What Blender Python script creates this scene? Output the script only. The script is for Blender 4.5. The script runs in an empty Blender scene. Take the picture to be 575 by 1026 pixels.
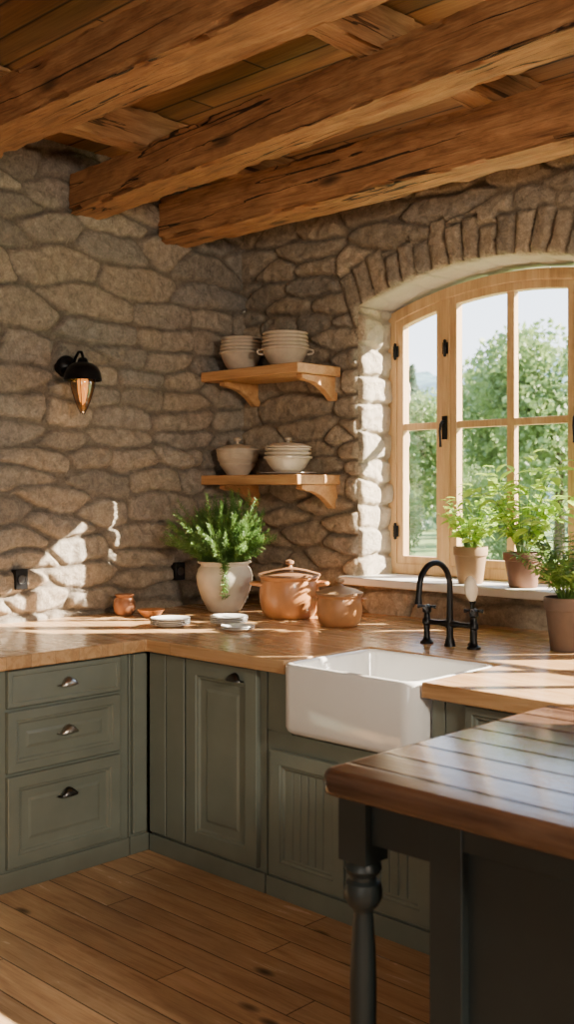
import bpy, bmesh, math, random
import numpy as np
from mathutils import Vector, Matrix
random.seed(7)
rng = np.random.default_rng(7)
scene = bpy.context.scene
COL = scene.collection
rad = math.radians

# ---------------------------------------------------------------- helpers
class G:
    def __init__(s, name):
        s.m = bpy.data.materials.new(name); s.m.use_nodes = True
        s.nt = s.m.node_tree; s.b = s.nt.nodes['Principled BSDF']
    def node(s, t, props=None, **ins):
        n = s.nt.nodes.new(t)
        for k, v in (props or {}).items(): setattr(n, k, v)
        for k, v in ins.items(): s.set(n, k.replace('_', ' '), v)
        return n
    def set(s, n, k, v):
        sk = n.inputs[k]
        if isinstance(v, bpy.types.NodeSocket): s.nt.links.new(v, sk)
        else: sk.default_value = v
    def math(s, op, a, b=None, c=None, clamp=False):
        n = s.nt.nodes.new('ShaderNodeMath'); n.operation = op; n.use_clamp = clamp
        s.set(n, 0, a)
        if b is not None: s.set(n, 1, b)
        if c is not None: s.set(n, 2, c)
        return n.outputs[0]
    def mix(s, f, a, b, mode='MIX'):
        n = s.nt.nodes.new('ShaderNodeMix'); n.data_type = 'RGBA'; n.blend_type = mode
        s.set(n, 0, f); s.set(n, 6, a if isinstance(a, bpy.types.NodeSocket) else tuple(a[:3]) + (1,))
        s.set(n, 7, b if isinstance(b, bpy.types.NodeSocket) else tuple(b[:3]) + (1,))
        return n.outputs[2]
    def ramp(s, f, stops):
        n = s.nt.nodes.new('ShaderNodeValToRGB'); s.set(n, 0, f)
        cr = n.color_ramp
        while len(cr.elements) < len(stops): cr.elements.new(0.5)
        for e, (p, c) in zip(cr.elements, stops):
            e.position = p; e.color = tuple(c[:3]) + (1,)
        return n.outputs[0]
    def noise(s, vec, scale, detail=4, rough=0.55, dist=0.0):
        n = s.nt.nodes.new('ShaderNodeTexNoise')
        if vec is not None: s.set(n, 'Vector', vec)
        s.set(n, 'Scale', scale); s.set(n, 'Detail', detail); s.set(n, 'Roughness', rough); s.set(n, 'Distortion', dist)
        return n.outputs[0]
    def comb(s, x, y, z):
        n = s.nt.nodes.new('ShaderNodeCombineXYZ')
        s.set(n, 0, x); s.set(n, 1, y); s.set(n, 2, z); return n.outputs[0]
    def coords(s, kind='Object'):
        t = s.nt.nodes.new('ShaderNodeTexCoord').outputs[kind]
        sp = s.nt.nodes.new('ShaderNodeSeparateXYZ'); s.nt.links.new(t, sp.inputs[0])
        return t, sp.outputs
    def bump(s, h, strength=0.3, dist=0.01):
        n = s.nt.nodes.new('ShaderNodeBump'); s.set(n, 'Height', h); s.set(n, 'Strength', strength); s.set(n, 'Distance', dist)
        s.nt.links.new(n.outputs[0], s.b.inputs['Normal'])
    def P(s, **k):
        for a, v in k.items():
            a = a.replace('_', ' ')
            if a in ('Base Color', 'Emission Color') and not isinstance(v, bpy.types.NodeSocket): v = tuple(v[:3]) + (1,)
            s.set(s.b, a, v)

def wood(name, cols, along='X', across='Y', sc=1.0, rough=0.5, bump=0.25, pw=0, pl=0, seam=0.002, var=0.3, crack=0.0, coat=0.0, roughvar=0.15, knots=0.0, seamdark=.2, blotch=0.0, al=0.9, bdist=.004, grainb=1.0, cw=.004):
    g = G(name); t, o = g.coords()
    ix = {'X': 0, 'Y': 1, 'Z': 2}
    A = o[ix[along]]; B = o[ix[across]]; C = o[[i for i in range(3) if i not in (ix[along], ix[across])][0]]
    rnd = 0.0; rnd2 = None; sm = None
    if pw:
        tt = g.math('DIVIDE', B, pw); idx = g.math('FLOOR', tt)
        wn = g.node('ShaderNodeTexWhiteNoise', {'noise_dimensions': '1D'}); g.set(wn, 'W', idx); rnd = wn.outputs[0]
        fr = g.math('FRACT', tt)
        dd = g.math('MULTIPLY', g.math('MINIMUM', fr, g.math('SUBTRACT', 1.0, fr)), pw)
        if pl:
            t2 = g.math('ADD', g.math('DIVIDE', A, pl), g.math('MULTIPLY', rnd, 7.3)); idx2 = g.math('FLOOR', t2)
            wn2 = g.node('ShaderNodeTexWhiteNoise', {'noise_dimensions': '2D'}); g.set(wn2, 'Vector', g.comb(idx, idx2, 0.0)); rnd2 = wn2.outputs[0]
            f2 = g.math('FRACT', t2)
            d2 = g.math('MULTIPLY', g.math('MINIMUM', f2, g.math('SUBTRACT', 1.0, f2)), pl)
            dd = g.math('MINIMUM', dd, d2)
        else: rnd2 = rnd
        sm = g.math('DIVIDE', dd, seam, clamp=True)
    off = g.math('MULTIPLY', rnd2, 17.0) if rnd2 is not None else 0.0
    v = g.comb(g.math('MULTIPLY_ADD', A, al * sc, off), g.math('MULTIPLY_ADD', B, 8 * sc, off), g.math('MULTIPLY', C, 8 * sc))
    n1 = g.noise(v, 1.6, 6, 0.6, 0.7)
    v2 = g.comb(g.math('MULTIPLY_ADD', A, 3.0 * sc, off), g.math('MULTIPLY', B, 80 * sc), g.math('MULTIPLY', C, 80 * sc))
    n2 = g.noise(v2, 1.0, 3, 0.6, 0.2)
    f = g.math('ADD', g.math('MULTIPLY', n1, 0.66), g.math('MULTIPLY', n2, 0.34))
    c = g.ramp(f, [(0.32, cols[0]), (0.50, cols[1]), (0.68, cols[2])])
    if rnd2 is not None:
        k = g.math('MULTIPLY_ADD', rnd2, var, 1 - var / 2)
        c = g.mix(1.0, c, g.comb(k, k, k), 'MULTIPLY')
    if blotch:
        bl = g.math('MULTIPLY_ADD', g.noise(t, 3.2, 6, .68), blotch * 2, 1 - blotch)
        c = g.mix(1.0, c, g.comb(bl, bl, bl), 'MULTIPLY')
    h = g.math('ADD', g.math('MULTIPLY', n1, 0.5 * grainb), g.math('MULTIPLY', n2, 0.4 * grainb))
    if crack:
        v3 = g.comb(g.math('MULTIPLY', A, .45), g.math('MULTIPLY', B, 9.0), g.math('MULTIPLY', C, 9.0))
        n3 = g.noise(v3, 1.0, 3, 0.45, 0.5)
        ck = g.math('ABSOLUTE', g.math('SUBTRACT', n3, 0.5))
        pres = g.noise(t, 1.1, 1)
        ck = g.math('ADD', g.math('DIVIDE', ck, cw), g.math('MULTIPLY', g.math('SUBTRACT', 0.49, pres), 14.0), clamp=True)
        ckm = g.math('MULTIPLY_ADD', ck, crack, 1 - crack)
        c = g.mix(1.0, c, g.comb(ckm, ckm, ckm), 'MULTIPLY')
        h = g.math('ADD', h, g.math('MULTIPLY', ck, 1.0))
    if knots:
        vo = g.node('ShaderNodeTexVoronoi'); g.set(vo, 'Vector', g.comb(g.math('MULTIPLY_ADD', A, 1.9, off), g.math('MULTIPLY_ADD', B, 4.5, off), g.math('MULTIPLY', C, 4.5))); g.set(vo, 'Scale', 1.0)
        kn = g.math('DIVIDE', vo.outputs[0], knots, clamp=True)
        knm = g.math('MULTIPLY_ADD', g.math('POWER', kn, 2.0), 0.8, 0.2)
        c = g.mix(1.0, c, g.comb(knm, knm, knm), 'MULTIPLY')
    if sm is not None:
        sk = g.math('MULTIPLY_ADD', sm, 1 - seamdark, seamdark)
        c = g.mix(1.0, c, g.comb(sk, sk, sk), 'MULTIPLY')
        h = g.math('ADD', h, g.math('MULTIPLY', sm, 1.5))
    g.P(Base_Color=c, Roughness=g.math('MULTIPLY_ADD', n1, roughvar, rough - roughvar / 2))
    if coat: g.P(Coat_Weight=coat, Coat_Roughness=0.12)
    g.bump(h, bump, bdist)
    return g.m

def plain(name, col, rough=0.5, metal=0.0, var=0.1, scale=6, bump=0.0, bscale=60, coat=0.0, spec=None):
    g = G(name); t, o = g.coords()
    n = g.noise(t, scale, 5)
    c2 = [x * (1 - var) for x in col]; c3 = [min(1, x * (1 + var)) for x in col]
    g.P(Base_Color=g.ramp(n, [(0.3, c2), (0.7, c3)]), Roughness=rough, Metallic=metal)
    if coat: g.P(Coat_Weight=coat, Coat_Roughness=0.1)
    if bump: g.bump(g.noise(t, bscale, 4), bump, 0.002)
    return g.m

class MB:
    def __init__(s): s.v = []; s.f = []
    def add(s, vs, fs):
        o = len(s.v); s.v += [tuple(v) for v in vs]; s.f += [tuple(i + o for i in f) for f in fs]; return s
    def box(s, a, b):
        x0, y0, z0 = a; x1, y1, z1 = b
        return s.add([(x0, y0, z0), (x1, y0, z0), (x1, y1, z0), (x0, y1, z0), (x0, y0, z1), (x1, y0, z1), (x1, y1, z1), (x0, y1, z1)],
              [(3, 2, 1, 0), (4, 5, 6, 7), (0, 1, 5, 4), (1, 2, 6, 5), (2, 3, 7, 6), (3, 0, 4, 7)])
    def lathe(s, prof, n=40, c=(0, 0, 0), M=None, sy=1.0):
        vs = []; fs = []; k = len(prof)
        for r, z in prof:
            for i in range(n):
                a = 2 * math.pi * i / n; vs.append((max(r, 1e-5) * math.cos(a), sy * max(r, 1e-5) * math.sin(a), z))
        for j in range(k - 1):
            for i in range(n):
                i2 = (i + 1) % n; fs.append((j * n + i, j * n + i2, (j + 1) * n + i2, (j + 1) * n + i))
        if M is not None: vs = [M @ Vector(v) for v in vs]
        vs = [(v[0] + c[0], v[1] + c[1], v[2] + c[2]) for v in vs]
        return s.add(vs, fs)
    def tube(s, pts, r, n=12, closed=False):
        pts = [Vector(p) for p in pts]; k = len(pts)
        rs = r if isinstance(r, (list, tuple)) else [r] * k
        vs = []; fs = []; up = None
        for i, p in enumerate(pts):
            d = (pts[min(i + 1, k - 1)] - pts[max(i - 1, 0)]).normalized()
            if up is None:
                up = Vector((0, 0, 1)) if abs(d.z) < 0.9 else Vector((1, 0, 0))
            u = (up - d * up.dot(d)).normalized(); w = d.cross(u); up = u
            for j in range(n):
                a = 2 * math.pi * j / n; vs.append(p + (u * math.cos(a) + w * math.sin(a)) * rs[i])
        for i in range(k - 1):
            for j in range(n):
                j2 = (j + 1) % n; fs.append((i * n + j, i * n + j2, (i + 1) * n + j2, (i + 1) * n + j))
        fs.append(tuple(range(n))[::-1]); fs.append(tuple((k - 1) * n + j for j in range(n)))
        return s.add(vs, fs)
    def mesh(s, name, mat, smooth=0, fix=True):
        me = bpy.data.meshes.new(name); me.from_pydata(s.v, [], s.f)
        if fix:
            bm = bmesh.new(); bm.from_mesh(me); bmesh.ops.remove_doubles(bm, verts=bm.verts, dist=2e-5)
            bmesh.ops.recalc_face_normals(bm, faces=bm.faces); bm.to_mesh(me); bm.free()
        if smooth:
            me.polygons.foreach_set('use_smooth', [True] * len(me.polygons))
            me.set_sharp_from_angle(angle=rad(smooth))
        me.materials.append(mat); me.update()
        return me

def setup(ob, label=None, cat=None, group=None, kind=None):
    if label: ob['label'] = label
    if cat: ob['category'] = cat
    if group: ob['group'] = group
    if kind: ob['kind'] = kind
def thing(name, label, cat, loc=(0, 0, 0), rot=0, group=None, kind=None):
    e = bpy.data.objects.new(name, None); e.empty_display_size = 0.05
    e.location = loc; e.rotation_euler = (0, 0, rot); COL.objects.link(e)
    setup(e, label, cat, group, kind); return e
def obj(name, me, parent=None, loc=(0, 0, 0), rot=(0, 0, 0), bev=0, seg=2, **k):
    o = bpy.data.objects.new(name, me); o.location = loc; o.rotation_euler = rot
    COL.objects.link(o)
    if parent: o.parent = parent
    if bev:
        m = o.modifiers.new('Bevel', 'BEVEL'); m.width = bev; m.segments = seg; m.limit_method = 'ANGLE'; m.angle_limit = rad(35)
        me.polygons.foreach_set('use_smooth', [True] * len(me.polygons)); me.set_sharp_from_angle(angle=rad(35))
    setup(o, **k); return o
def copy_thing(src, parts, loc, rot=0, label=None):
    t = src.copy(); t.location = loc; t.rotation_euler = (0, 0, rot); COL.objects.link(t)
    if label: t['label'] = label
    for p in parts:
        q = p.copy(); COL.objects.link(q); q.parent = t
    return t

def vnoise(x, y, seed, scale=1.0, octv=3):
    out = np.zeros_like(x); amp = 1.0; tot = 0
    for o in range(octv):
        r = np.random.default_rng(seed + o * 31).random((257, 257))
        xs = x * scale * 2 ** o + 50; ys = y * scale * 2 ** o + 50
        xi = np.floor(xs).astype(int); yi = np.floor(ys).astype(int); fx = xs - xi; fy = ys - yi
        fx = fx * fx * (3 - 2 * fx); fy = fy * fy * (3 - 2 * fy)
        xi %= 256; yi %= 256
        v = (r[yi, xi] * (1 - fx) + r[yi, xi + 1] * fx) * (1 - fy) + (r[yi + 1, xi] * (1 - fx) + r[yi + 1, xi + 1] * fx) * fy
        out += amp * (v - 0.5); tot += amp; amp *= 0.5
    return out / tot

# ---------------------------------------------------------------- materials
def stone_mat(name, tint):
    g = G(name); t, o = g.coords()
    at = g.node('ShaderNodeAttribute', {'attribute_name': 'stone'})
    sp = g.nt.nodes.new('ShaderNodeSeparateColor'); g.nt.links.new(at.outputs['Color'], sp.inputs[0])
    R, Gm, Bm = sp.outputs
    T = lambda c: tuple(a * b for a, b in zip(c, tint))
    base = g.ramp(R, [(0.0, T((.27, .235, .190))), (0.25, T((.38, .322, .250))), (0.5, T((.43, .352, .262))), (0.75, T((.31, .280, .240))), (1.0, T((.50, .42, .315)))])
    n1 = g.noise(t, 5, 6, 0.65, 0.3); n2 = g.noise(t, 24, 8, 0.74, .4); n3 = g.noise(t, 90, 5, 0.7)
    base = g.mix(g.math('MULTIPLY', g.math('SUBTRACT', n1, 0.52, clamp=True), 2.2, clamp=True), base, T((.45, .34, .22)))
    mort = T((.235, .195, .148))
    c = g.mix(Gm, mort, base)
    k = g.math('MULTIPLY_ADD', n2, 1.9, .03)
    k = g.math('MULTIPLY', k, g.math('MULTIPLY_ADD', n3, 1.1, .46))
    c = g.mix(1.0, c, g.comb(k, k, k), 'MULTIPLY')
    c = g.mix(Bm, c, (.70, .63, .52))  # pale soffit plaster; jamb stones also whitened in colour as if sunlit
    g.P(Base_Color=c, Roughness=0.85)
    g.b.inputs['Specular IOR Level'].default_value = 0.3
    h = g.math('ADD', g.math('MULTIPLY', n2, 1.0), g.math('MULTIPLY', n3, 0.4))
    g.bump(h, 1.0, 0.022)
    return g.m
M_stone_l = stone_mat('fieldstone_grey_brown', (.92, .93, .95))
M_stone_w = stone_mat('fieldstone_tan', (1.04, 1.0, .93))
M_beam = wood('rough_hewn_timber', [(.15, .060, .022), (.34, .158, .060), (.50, .27, .115)], 'X', 'Y', 1.7, .66, 1.0, crack=.9, knots=.15, blotch=.42, al=1.8, bdist=.010, cw=.0040)
M_joist = wood('rough_hewn_joist', [(.19, .085, .034), (.36, .185, .078), (.48, .28, .13)], 'Y', 'X', 1.6, .62, .9, crack=.7, blotch=.3, al=1.3, bdist=.008)
M_ceil = wood('ceiling_planks', [(.15, .064, .025), (.28, .128, .049), (.40, .205, .08)], 'X', 'Y', 1.2, .6, .5, pw=.15, pl=2.3, seam=.010, var=.45, seamdark=.05)
M_floor = wood('floor_planks', [(.40, .225, .110), (.60, .375, .195), (.72, .49, .28)], 'X', 'Y', 1.4, .25, .5, pw=.125, pl=1.9, seam=.0038, var=.36, knots=.10, seamdark=.10, blotch=.15, al=1.2)
M_top = wood('butcher_block_worktop', [(.38, .20, .085), (.56, .33, .152), (.65, .42, .215)], 'X', 'Y', 1.3, .27, .12, pw=.11, pl=1.9, seam=.001, var=.18, coat=.25, blotch=.1, al=.7)
M_island_top = wood('dark_varnished_planks', [(.065, .032, .019), (.130, .066, .038), (.20, .112, .066)], 'X', 'Y', 1.3, .22, .8, pw=.125, seam=.009, var=.5, coat=.35, seamdark=.01, blotch=.25, al=1.0, bdist=.009, roughvar=.06, grainb=.25)
M_shelf = wood('shelf_pine', [(.36, .17, .06), (.56, .30, .12), (.68, .41, .19)], 'X', 'Y', 1.3, .5, .2)
M_win = wood('window_oak', [(.38, .22, .095), (.54, .34, .16), (.64, .43, .23)], 'Z', 'X', 1.4, .5, .2)
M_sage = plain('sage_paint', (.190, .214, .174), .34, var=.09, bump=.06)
M_sage_d = plain('sage_paint_shaded', (.150, .170, .142), .42, var=.08, bump=.06)  # same sage paint with shade mixed into the colour
M_dark = plain('dark_green_paint', (.020, .027, .027), .40, var=.15, bump=.1)
M_black = plain('black_iron', (.012, .012, .013), .35, .7, .2)
M_nickel = plain('aged_nickel', (.42, .39, .34), .28, 1.0, .25)
M_gun = plain('gunmetal', (.10, .10, .10), .3, 1.0, .25)
M_ceramic = plain('white_glazed_fireclay', (.90, .895, .87), .10, var=.02, coat=.6)
M_plate = plain('white_plate_glaze', (.82, .80, .76), .25, var=.04, coat=.3)
M_terra = plain('glazed_terracotta', (.52, .225, .080), .36, var=.2, scale=9, bump=.1, coat=.2)
M_terra_lid = plain('brown_lid_glaze', (.25, .125, .062), .35, var=.2, coat=.2)
M_tan = plain('tan_stoneware', (.48, .225, .088), .45, var=.2, scale=9, bump=.1, coat=.1)
M_tan_lid = plain('pale_tan_lid', (.34, .20, .10), .45, var=.15, bump=.1)
M_copper = plain('copper_jar', (.30, .125, .055), .40, .2, .25)
M_cream = plain('cream_stoneware', (.60, .53, .42), .5, var=.16, scale=10, bump=.15)
M_bone = plain('bone_stoneware', (.68, .59, .45), .42, var=.12, scale=14, bump=.1)
M_greige = plain('taupe_stoneware', (.57, .47, .35), .45, var=.16, scale=14, bump=.1)
M_potred = plain('brown_clay', (.20, .10, .06), .7, var=.12, bump=.2)
M_potbeige = plain('beige_clay', (.30, .185, .09), .7, var=.15, bump=.2)
M_potdark = plain('dark_clay', (.11, .07, .05), .7, var=.3, bump=.2)
M_soil = plain('soil', (.03, .02, .013), .95, var=.4, scale=40, bump=.6)
M_sill = plain('white_sill_stone', (.72, .69, .64), .5, var=.08, bump=.1)
M_plaster = plain('lime_plaster', (.36, .315, .26), .9, var=.1, bump=.3)
def leaf_mat(name, a, b, tr=.45):
    g = G(name); t, o = g.coords()
    n = g.noise(t, 14, 3)
    c = g.ramp(n, [(.3, a), (.7, b)])
    g.P(Base_Color=c, Roughness=.5)
    tl = g.nt.nodes.new('ShaderNodeBsdfTranslucent'); g.nt.links.new(c, tl.inputs[0])
    mx = g.nt.nodes.new('ShaderNodeMixShader'); mx.inputs[0].default_value = tr
    g.nt.links.new(g.b.outputs[0], mx.inputs[1]); g.nt.links.new(tl.outputs[0], mx.inputs[2])
    g.nt.links.new(mx.outputs[0], g.nt.nodes['Material Output'].inputs[0])
    return g.m
M_herb = leaf_mat('herb_leaf', (.07, .17, .035), (.20, .34, .08), .35)
M_leaf = leaf_mat('bright_leaf', (.24, .42, .035), (.48, .64, .09), .55)
M_fern = leaf_mat('fern_leaf', (.08, .20, .04), (.24, .39, .08), .4)
M_tree = leaf_mat('tree_leaf', (.15, .23, .075), (.27, .36, .13), .4)
M_conif = leaf_mat('conifer_leaf', (.11, .18, .12), (.18, .26, .16), .3)
M_bark = plain('bark', (.10, .07, .045), .9, var=.3, bump=.5)
M_grass = plain('meadow_grass', (.17, .25, .07), .95, var=.3, scale=.4)
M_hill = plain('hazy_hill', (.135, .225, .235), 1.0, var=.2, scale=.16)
def glass_mat(name, col, fac):
    g = G(name); nt = g.nt
    tr = nt.nodes.new('ShaderNodeBsdfTransparent'); tr.inputs[0].default_value = tuple(col) + (1,)
    gl = nt.nodes.new('ShaderNodeBsdfGlossy'); gl.inputs['Roughness'].default_value = .03
    mx = nt.nodes.new('ShaderNodeMixShader'); mx.inputs[0].default_value = fac
    nt.links.new(tr.outputs[0], mx.inputs[1]); nt.links.new(gl.outputs[0], mx.inputs[2]); nt.links.new(mx.outputs[0], nt.nodes['Material Output'].inputs[0])
    return g.m
M_glass = glass_mat('window_glass', (1, 1, 1), .04)
M_bulb = glass_mat('amber_glass', (.88, .62, .33), .22)
def emis(name, col, st):
    g = G(name); t, o = g.coords(); n = g.noise(t, 20, 2)
    g.P(Base_Color=g.ramp(n, [(.3, col), (.7, col)]), Emission_Color=col, Emission_Strength=st); return g.m
M_fil = emis('glowing_filament', (1, .50, .16), 1.6)

# ---------------------------------------------------------------- stone walls
CEIL = 3.25
WIN = [(.857, 2.363, 1.075, 2.50, 2.64), (2.90, 5.30, 1.075, 2.50, 2.68)]  # x0,x1,zbottom,zspring,zcrown
def arc(w, drop=0.0):
    x0, x1, zb, zs, zc = w; c = (x1 - x0) / 2; h = zc - zs; R = (c * c + h * h) / (2 * h)
    return (x0 + x1) / 2, zc - R, R
def make_seeds(w, h, seed, rh=.14):
    r = np.random.default_rng(seed); S = []
    z = -.1
    while z < h + .2:
        hh = rh * r.choice([.55, .75, .95, 1.4]) * r.uniform(.92, 1.08); x = -.3 + r.uniform(0, .3)
        while x < w + .3:
            ww = r.choice([.17, .26, .36, .48, .62]) * r.uniform(.85, 1.15)
            if hh > .15 and r.random() < .4:
                S.append((x + ww / 2, z + hh * .25)); S.append((x + ww / 2 + r.uniform(-.05, .05), z + hh * .78))
            else: S.append((x + ww / 2, z + hh / 2 + r.uniform(-.026, .026)))
            x += ww
        z += hh
    return np.array(S)
def vor(px, pz, seeds, ax=.33):
    n = len(px); e = np.empty(n); idd = np.empty(n, int)
    S = seeds * np.array([ax, 1.0])
    for a in range(0, n, 8000):
        b = min(n, a + 8000)
        Q = np.stack([px[a:b] * ax, pz[a:b]], 1)
        D = ((Q[:, None, :] - S[None]) ** 2).sum(2)
        k = 6; ii = np.argpartition(D, k, axis=1)[:, :k]
        dd = np.take_along_axis(D, ii, 1); o = np.argsort(dd, 1); ii = np.take_along_axis(ii, o, 1); dd = np.take_along_axis(dd, o, 1)
        s1 = S[ii[:, 0]]; ee = []
        for j in range(1, k):
            sj = S[ii[:, j]]; df = sj - s1; L = np.sqrt((df ** 2).sum(1)) + 1e-6
            nrmx = df[:, 0] / L * ax; nrmz = df[:, 1] / L
            ee.append((dd[:, j] - dd[:, 0]) / (2 * L) / np.sqrt(nrmx ** 2 + nrmz ** 2))
        ee = np.stack(ee, 1); kk = 95.0
        e[a:b] = -np.log(np.exp(-kk * ee).sum(1)) / kk; idd[a:b] = ii[:, 0]
    return e, idd
def stone_h(px, pz, seeds, sd, wins=(), ax=.32):
    wx = px + .13 * vnoise(px, pz, sd + 1, 3.4, 4); wz = pz + .085 * vnoise(px, pz, sd + 2, 3.4, 4)
    e, idd = vor(wx, wz, seeds, ax)
    e = np.maximum(e + .009 * vnoise(px, pz, sd + 7, 16, 4), 0)
    rr = np.random.default_rng(sd + 5).random((len(seeds) + 200, 5))
    dep = np.ones_like(px)
    for w in wins:
        xc, zc, R = arc(w); r = np.hypot(px - xc, pz - zc); th = np.arctan2(px - xc, pz - zc)
        thm = math.asin((w[1] - w[0]) / 2 / R) + .03
        nb = max(10, int((w[1] - w[0]) * 12)); bw = 2 * thm / nb
        bt = (th + thm) / bw + .36 * vnoise(th * 4, r * 3, sd + 9, 3.0, 4)
        bi = np.floor(bt).astype(int); fr = bt - bi
        bh = .19 + .05 * np.sin(bi * 2.3) * np.cos(bi * 1.1)
        inb = (r < R + bh) & (r > R - .1) & (np.abs(th) < thm)
        eb = np.minimum(np.minimum(fr, 1 - fr) * bw * R, R + bh - r) + .007 * vnoise(px, pz, sd + 7, 16, 4)
        out = np.where(np.abs(th) < thm, np.maximum(r - R - bh, 0), np.hypot(np.maximum(r - R - bh, 0), (np.abs(th) - thm) * R))
        e = np.where(inb, np.maximum(eb, 0), np.where(pz > w[3] - .3, np.minimum(e, np.where(out > 0, out, e)), e))
        idd = np.where(inb, len(seeds) + np.clip(bi, 0, 60), idd); dep = np.where(inb, .85, dep)
    gap = .0065
    q = np.clip((e - gap) / .018, 0, 1)
    prof = np.sqrt(np.clip(1 - (1 - q) ** 2, 0, 1)) * .82 + .18 * np.sqrt(np.clip(e / .06, 0, 1))
    R5 = rr[idd]
    tilt = (R5[:, 3] - .5) * np.sin(px * 9 + R5[:, 4] * 6) * .018 + (R5[:, 2] - .5) * np.sin(pz * 22 + R5[:, 0] * 6) * .015
    rid = np.abs(vnoise(px, pz, sd + 14, 12, 4))
    h = prof * (.016 + .021 * R5[:, 1] + tilt) + prof * (.020 * vnoise(px, pz, sd + 3, 9, 4) + .014 * vnoise(px, pz, sd + 4, 28, 3) - .030 * rid + .003) + (1 - prof) * .009 * vnoise(px, pz, sd + 6, 26, 3)
    mask = np.clip((e - gap * .5) / .008, 0, 1)
    return h * dep, R5[:, 0], mask, R5[:, 2]
def np_mesh(name, V, F, colr, mat):
    me = bpy.data.meshes.new(name)
    me.from_pydata(V.tolist(), [], F.tolist()); 
    ca = me.color_attributes.new('stone', 'FLOAT_COLOR', 'POINT')
    ca.data.foreach_set('color', colr.astype(np.float32).ravel())
    me.polygons.foreach_set('use_smooth', [True] * len(me.polygons)); me.materials.append(mat); me.update()
    return me
STEP = .0085
def grid(n, m, flip=False):
    I = np.arange(n * m).reshape(m, n)
    F = np.stack([I[:-1, :-1].ravel(), I[:-1, 1:].ravel(), I[1:, 1:].ravel(), I[1:, :-1].ravel()], 1)
    return F[:, ::-1] if flip else F
ny = int(4.2 / STEP) + 1; nz = int((CEIL + .02) / STEP) + 1
gy, gz = np.meshgrid(np.linspace(-.06, 4.2, ny), np.linspace(-.02, CEIL + .02, nz))
gy = gy.ravel(); gz = gz.ravel()
h, c1, mk, c2 = stone_h(gy, gz, make_seeds(4.2, 3.3, 11, .16), 100)
V = np.stack([h - .012, -gy, gz], 1)
ob = obj('wall_left', np_mesh('wall_left', V, grid(ny, nz, False), np.stack([c1, mk, c2 * 0, np.ones_like(c1)], 1), M_stone_l), kind='structure')
nx = int(6.2 / STEP) + 1
gx, gz = np.meshgrid(np.linspace(-.06, 6.25, nx), np.linspace(-.02, CEIL + .02, nz)); gx = gx.ravel(); gz = gz.ravel()
F = grid(nx, nz, False)
sdm = np.full(gx.shape, 9.0)
for w in WIN:
    xc, zc, R = arc(w)
    r = np.hypot(gx - xc, gz - zc)
    terms = np.stack([w[0] - gx, gx - w[1], w[2] - gz, np.where(gz > w[3] - .05, r - R, -9)], 0)
    which = terms.argmax(0); sd_ = terms.max(0); ins = sd_ < 0
    F = F[~ins[F].all(1)]
    nxg = gx.copy(); nzg = gz.copy()
    nxg = np.where(ins & (which == 0), w[0], nxg); nxg = np.where(ins & (which == 1), w[1], nxg)
    nzg = np.where(ins & (which == 2), w[2], nzg)
    rr_ = ins & (which == 3)
    nxg = np.where(rr_, xc + (gx - xc) * R / r, nxg); nzg = np.where(rr_, zc + (gz - zc) * R / r, nzg)
    gx, gz = nxg, nzg
    sdm = np.minimum(sdm, np.maximum(sd_, 0))
SW = make_seeds(6.2, 3.3, 23, .14)
h, c1, mk, c2 = stone_h(gx, gz, SW, 200, WIN, ax=.37)
q = np.clip(sdm / .030, 0, 1); fade = np.sqrt(np.clip(1 - (1 - q) ** 2, 0, 1))
V = np.stack([gx, -((h + .0) * fade - .014), gz], 1)
used = np.zeros(len(V), bool); used[F.ravel()] = True; remap = np.cumsum(used) - 1
Cc = np.stack([c1, mk, c2 * 0, np.ones_like(c1)], 1)
Vs = [V[used]]; Fs = [remap[F]]; Cs = [Cc[used]]; off = used.sum()
for wi, w in enumerate(WIN):
    xc, zc, R = arc(w); tm = math.asin((w[1] - w[0]) / 2 / R)
    pts = []; nrm = []
    for z in np.arange(w[2], w[3], STEP): pts.append((w[0], z)); nrm.append((1, 0))
    n0 = len(pts)
    for t in np.linspace(-tm, tm, int(2 * tm * R / STEP)): pts.append((xc + R * math.sin(t), zc + R * math.cos(t))); nrm.append((-math.sin(t), -math.cos(t)))
    n1_ = len(pts)
    for z in np.arange(w[3], w[2], -STEP): pts.append((w[1], z)); nrm.append((-1, 0))
    soff = np.zeros(len(pts)); soff[n0:n1_] = 1
    pts = np.array(pts); nrm = np.array(nrm); al = np.r_[0, np.cumsum(np.hypot(*np.diff(pts, axis=0).T))]
    D = np.linspace(.0, .40, 44)
    A, Dm = np.meshgrid(al, D); A = A.ravel(); Dm2 = Dm.ravel()
    rs = np.random.default_rng(5 + wi); S = []; a = -.05
    while a < al[-1] + .3:
        hh = rs.uniform(.09, .2)
        if rs.random() < .5: S += [(a + hh / 2, .1)]; S += [(a + hh / 2, .33)]
        else: S += [(a + hh / 2, .2)]
        a += hh
    hh_, r1, m1, r2 = stone_h(Dm2 + 1.0, A, np.array(S)[:, ::-1] + np.array([1.0, 0]), 300 + wi * 7, ax=.45)
    fd = np.sqrt(np.clip(1 - (1 - np.clip(Dm2 / .030, 0, 1)) ** 2, 0, 1))
    idx = np.tile(np.arange(len(pts)), len(D)); so = soff[idx]
    dsp = hh_ * fd * (.9 - .65 * so)
    V = np.stack([pts[idx, 0] + nrm[idx, 0] * dsp, .014 + Dm2, pts[idx, 1] + nrm[idx, 1] * dsp], 1)
    Fn = grid(len(pts), len(D), True)
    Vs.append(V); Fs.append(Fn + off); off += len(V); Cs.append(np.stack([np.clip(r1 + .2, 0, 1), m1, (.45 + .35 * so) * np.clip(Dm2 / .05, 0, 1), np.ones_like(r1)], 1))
obj('wall_window', np_mesh('wall_window', np.concatenate(Vs), np.concatenate(Fs), np.concatenate(Cs), M_stone_w), kind='structure')
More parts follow.
